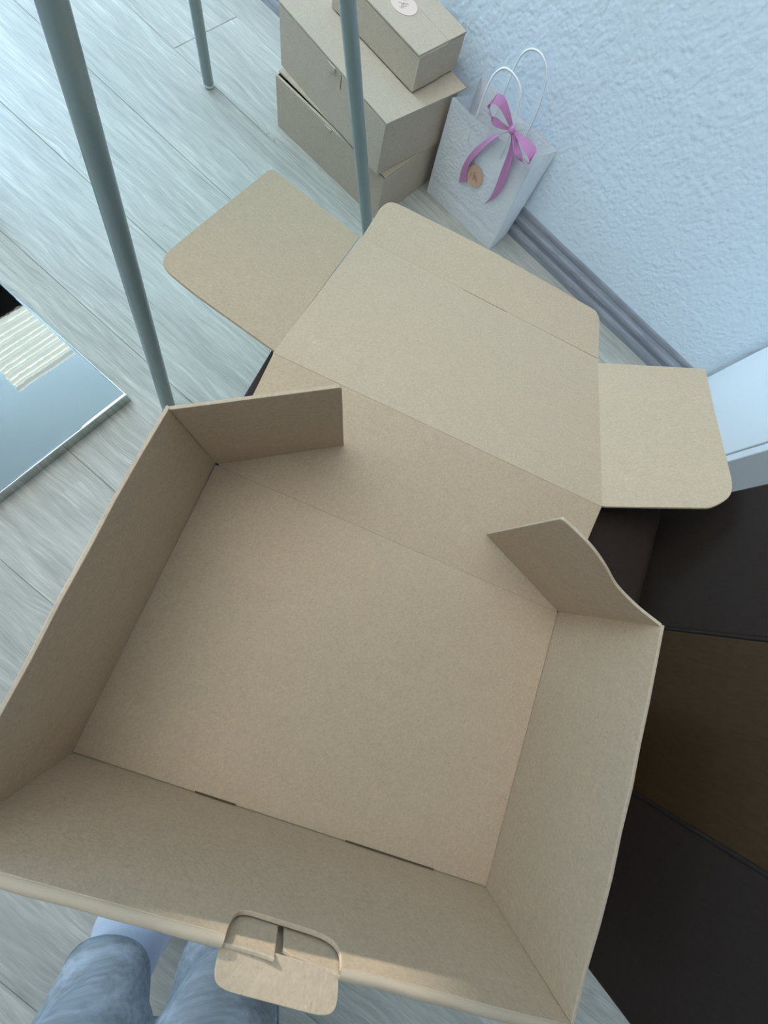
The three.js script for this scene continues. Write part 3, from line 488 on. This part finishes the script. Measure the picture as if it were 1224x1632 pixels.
// ================================================================ the person who takes the picture: legs in plush trousers
{
  const t = thing('person', 'person standing in blue-grey plush trousers and white socks behind the open box', 'person', [0.2, 0, 0.47]);
  const field = (name, bones, ctr, half, res, mat, parent, warp, k = 0.03) => {
    const mc = new MarchingCubes(res, mat, false, false, 400000); mc.isolation = 0;
    const f = mc.field, step = 2 * half / res;
    for (let z = 0; z < res; z++) for (let y = 0; y < res; y++) for (let x = 0; x < res; x++) {
      const p = V(ctr[0] - half + x * step, ctr[1] - half + y * step, ctr[2] - half + z * step); let d = 1;
      for (const [a, b, ra, rb] of bones) {
        const ab = b.clone().sub(a), h = Math.max(0, Math.min(1, p.clone().sub(a).dot(ab) / ab.lengthSq()));
        const q = p.distanceTo(a.clone().addScaledVector(ab, h)) - (ra + (rb - ra) * h);
        const m = Math.max(k - Math.abs(d - q), 0) / k; d = Math.min(d, q) - m * m * k * 0.25;
      }
      f[x + y * res + z * res * res] = -(d + (warp ? warp(p) : 0));
    }
    mc.update();
    const n = mc.count, g = new THREE.BufferGeometry(), P = new Float32Array(n * 3), N = new Float32Array(n * 3), UV = new Float32Array(n * 2);
    for (let i = 0; i < n; i++) { for (let q = 0; q < 3; q++) { P[i * 3 + q] = mc.positionArray[i * 3 + q] * half + ctr[q] - [t.position.x, 0, t.position.z][q]; N[i * 3 + q] = mc.normalArray[i * 3 + q]; } UV[i * 2] = P[i * 3] + P[i * 3 + 2]; UV[i * 2 + 1] = P[i * 3 + 1]; }
    g.setAttribute('position', new THREE.BufferAttribute(P, 3)); g.setAttribute('normal', new THREE.BufferAttribute(N, 3)); g.setAttribute('uv', new THREE.BufferAttribute(UV, 2));
    return mesh(name, g, mat, parent);
  };
  const dirF = V(-0.68, 0, -0.73).normalize();
  const LA = V(0.155, 0.075, 0.515), RA = V(0.262, 0.075, 0.415);
  const LK = V(0.18, 0.43, 0.52), RK = V(0.275, 0.43, 0.43), LH = V(0.19, 0.80, 0.56), RH_ = V(0.30, 0.80, 0.46), W0 = V(0.25, 0.90, 0.51);
  const toe = (a, l) => a.clone().addScaledVector(dirF, l).setY(0.028);
  // bent over the box, both forearms held out to the phone
  const CH = V(0.20, 1.13, 0.44), NK = V(0.13, 1.32, 0.33), HD = V(0.085, 1.44, 0.25), LS = V(0.03, 1.25, 0.44), RS = V(0.27, 1.25, 0.27);
  const LE = V(-0.13, 1.02, 0.34), RE = V(0.34, 1.02, 0.12), LW = V(-0.075, 0.905, 0.115), RW = V(0.135, 0.905, 0.035);
  const fingers = (w, q, s) => { const out = []; for (let k = 0; k < 4; k++) { const f = (k - 1.5) * 0.019, c = w.clone().lerp(q, 0.45).add(V(0.3 * f, f, 0.2 * f)), t1 = q.clone().add(V(0.2 * f, f, 0.3 * f)), t2 = t1.clone().add(V(s * (0.022 - 0.003 * Math.abs(k - 1)), -0.004, -0.008)); out.push([c, t1, 0.0095, 0.0085], [t1, t2, 0.0085, 0.007]); } const th = w.clone().lerp(q, 0.35); out.push([th, th.clone().add(V(s * 0.03, 0.03, -0.012)), 0.011, 0.009], [w, w.clone().lerp(q, 0.5), 0.024, 0.03]); return out; };
  const body = field('body', [[LA, LK, 0.036, 0.050], [RA, RK, 0.036, 0.050], [LK, LH, 0.052, 0.075], [RK, RH_, 0.052, 0.075], [LH, W0, 0.09, 0.11], [RH_, W0, 0.09, 0.11], [W0, CH, 0.10, 0.115], [CH, NK, 0.115, 0.06], [NK, HD, 0.052, 0.07], [HD, HD.clone().add(V(-0.024, -0.062, -0.026)), 0.084, 0.055], [HD, HD.clone().add(V(0.012, 0.02, 0.012)), 0.09, 0.09], [LS, CH, 0.055, 0.09], [RS, CH, 0.055, 0.09], [LS, LE, 0.045, 0.036], [RS, RE, 0.045, 0.036], [LE, LW, 0.034, 0.025], [RE, RW, 0.034, 0.025],
    [HD.clone().add(V(-0.054, -0.012, -0.058)), HD.clone().add(V(-0.064, -0.046, -0.069)), 0.008, 0.011], ...[-1, 1].map((q) => [HD.clone().add(V(0.062 * q + 0.006, -0.012, -0.058 * q + 0.006)), HD.clone().add(V(0.062 * q + 0.004, -0.036, -0.058 * q + 0.004)), 0.016, 0.012]),
    ...fingers(LW, V(-0.066, 0.892, 0.06), 1), ...fingers(RW, V(0.085, 0.892, -0.01), -1),
    [LA.clone().setY(0.035), toe(LA, 0.14), 0.026, 0.022], [RA.clone().setY(0.035), toe(RA, 0.14), 0.026, 0.022], [LA, LA.clone().setY(0.035), 0.03, 0.026], [RA, RA.clone().setY(0.035), 0.03, 0.026]], [0.15, 0.80, 0.33], 0.83, 138, M.skin, t, null, 0.012);
  for (const q of [-1, 1]) { const e = HD.clone().add(V(-0.055 + 0.021 * q, -0.012, -0.059 - 0.020 * q)).sub(t.position); mesh('eye', new THREE.SphereGeometry(0.0085, 14, 10).translate(e.x, e.y, e.z), M.piping, body); }
  { const m0 = HD.clone().add(V(-0.063, -0.074, -0.068)).sub(t.position), m = [-1, 0, 1].map((q) => V(m0.x + 0.015 * q, m0.y + 0.002 * q * q, m0.z - 0.014 * q)); mesh('mouth', tube(m, 0.0042, 12, 8), M.lips, body); }
  const folds = (p) => 0.0045 * Math.sin(p.y * 42 + p.x * 30 + 2 * Math.sin(p.z * 26)) * (p.y < 0.5 ? 1 : 0.6) + 0.003 * Math.sin(p.y * 75 - p.z * 50 + p.x * 20);
  const cut = (p) => Math.max(0, 0.196 - p.y) * 3;
  const tr = field('trousers', [[LA.clone().setY(0.19), LK, 0.060, 0.070], [RA.clone().setY(0.18), RK, 0.062, 0.074], [LK, LH, 0.072, 0.098], [RK, RH_, 0.075, 0.098], [LH, W0, 0.105, 0.125], [RH_, W0, 0.105, 0.125]], [0.21, 0.52, 0.47], 0.53, 96, M.velour, body, (p) => folds(p) + cut(p), 0.02);
  mesh('piping', tube([V(0.306, 0.17, 0.372), V(0.313, 0.24, 0.375), V(0.321, 0.34, 0.378), V(0.330, 0.43, 0.381)].map((q) => q.sub(t.position)), 0.0014, 20, 6), M.sock, tr, 'white piping down the side seam');
  const knit = (p) => 0.003 * Math.sin(p.y * 60 + p.x * 35) + 0.003 * Math.sin(p.z * 70 - p.y * 28);
  field('sweater', [[W0.clone().setY(0.86), CH, 0.135, 0.138], [CH, NK, 0.135, 0.066], [LS, CH, 0.075, 0.11], [RS, CH, 0.075, 0.11], [LS, LE, 0.066, 0.054], [RS, RE, 0.066, 0.054], [LE, LW.clone().lerp(LE, 0.12), 0.052, 0.036], [RE, RW.clone().lerp(RE, 0.12), 0.052, 0.036]], [0.12, 1.1, 0.36], 0.42, 80, M.velour, body, knit, 0.04);
  field('hair', [[HD.clone().add(V(0.03, 0.03, 0.03)), HD.clone().add(V(0.008, 0.035, 0.006)), 0.092, 0.094], [HD.clone().add(V(0.055, 0, 0.055)), NK.clone().add(V(0.07, 0.02, 0.07)), 0.07, 0.05]], [HD.x + 0.04, HD.y - 0.02, HD.z + 0.04], 0.2, 44, M.piping, body, (p) => 0.002 * Math.sin(p.x * 190 + p.z * 120), 0.03);
  for (const a of [LA, RA]) field('sock', [[a.clone().setY(0.225), a, 0.0455, 0.050], [a, a.clone().setY(0.05), 0.050, 0.047], [a.clone().setY(0.044), toe(a, 0.16).setY(0.036), 0.042, 0.035]], [a.x - 0.05, 0.1, a.z - 0.05], 0.16, 56, M.sock, body, (p) => 0.0012 * Math.sin(p.y * 160) + Math.max(0, 0.0025 - p.y) * 4);
}

// the phone that takes the picture, just behind the lens
{
  const back = V(-0.03012, 0.96157, 0.27291), up = V(-0.6704, 0.18308, -0.71906), right = V(0.74139, 0.20462, -0.63912);
  const p = camera.position.clone().addScaledVector(back, 0.012).addScaledVector(up, -0.045).addScaledVector(right, -0.012);
  const t = thing('phone', 'flat dark phone held in both hands over the open box', 'phone', p.toArray());
  t.quaternion.setFromRotationMatrix(new THREE.Matrix4().makeBasis(right, up, back));
  mesh('case', rbox(0.074, 0.15, 0.009, 0.004, 0, 0, 0, 3), M.darkMetal, t);
  mesh('screen', box(0.068, 0.143, 0.0008, 0, 0, 0.0048), M.piping, t);
}

renderer.render(scene, camera);
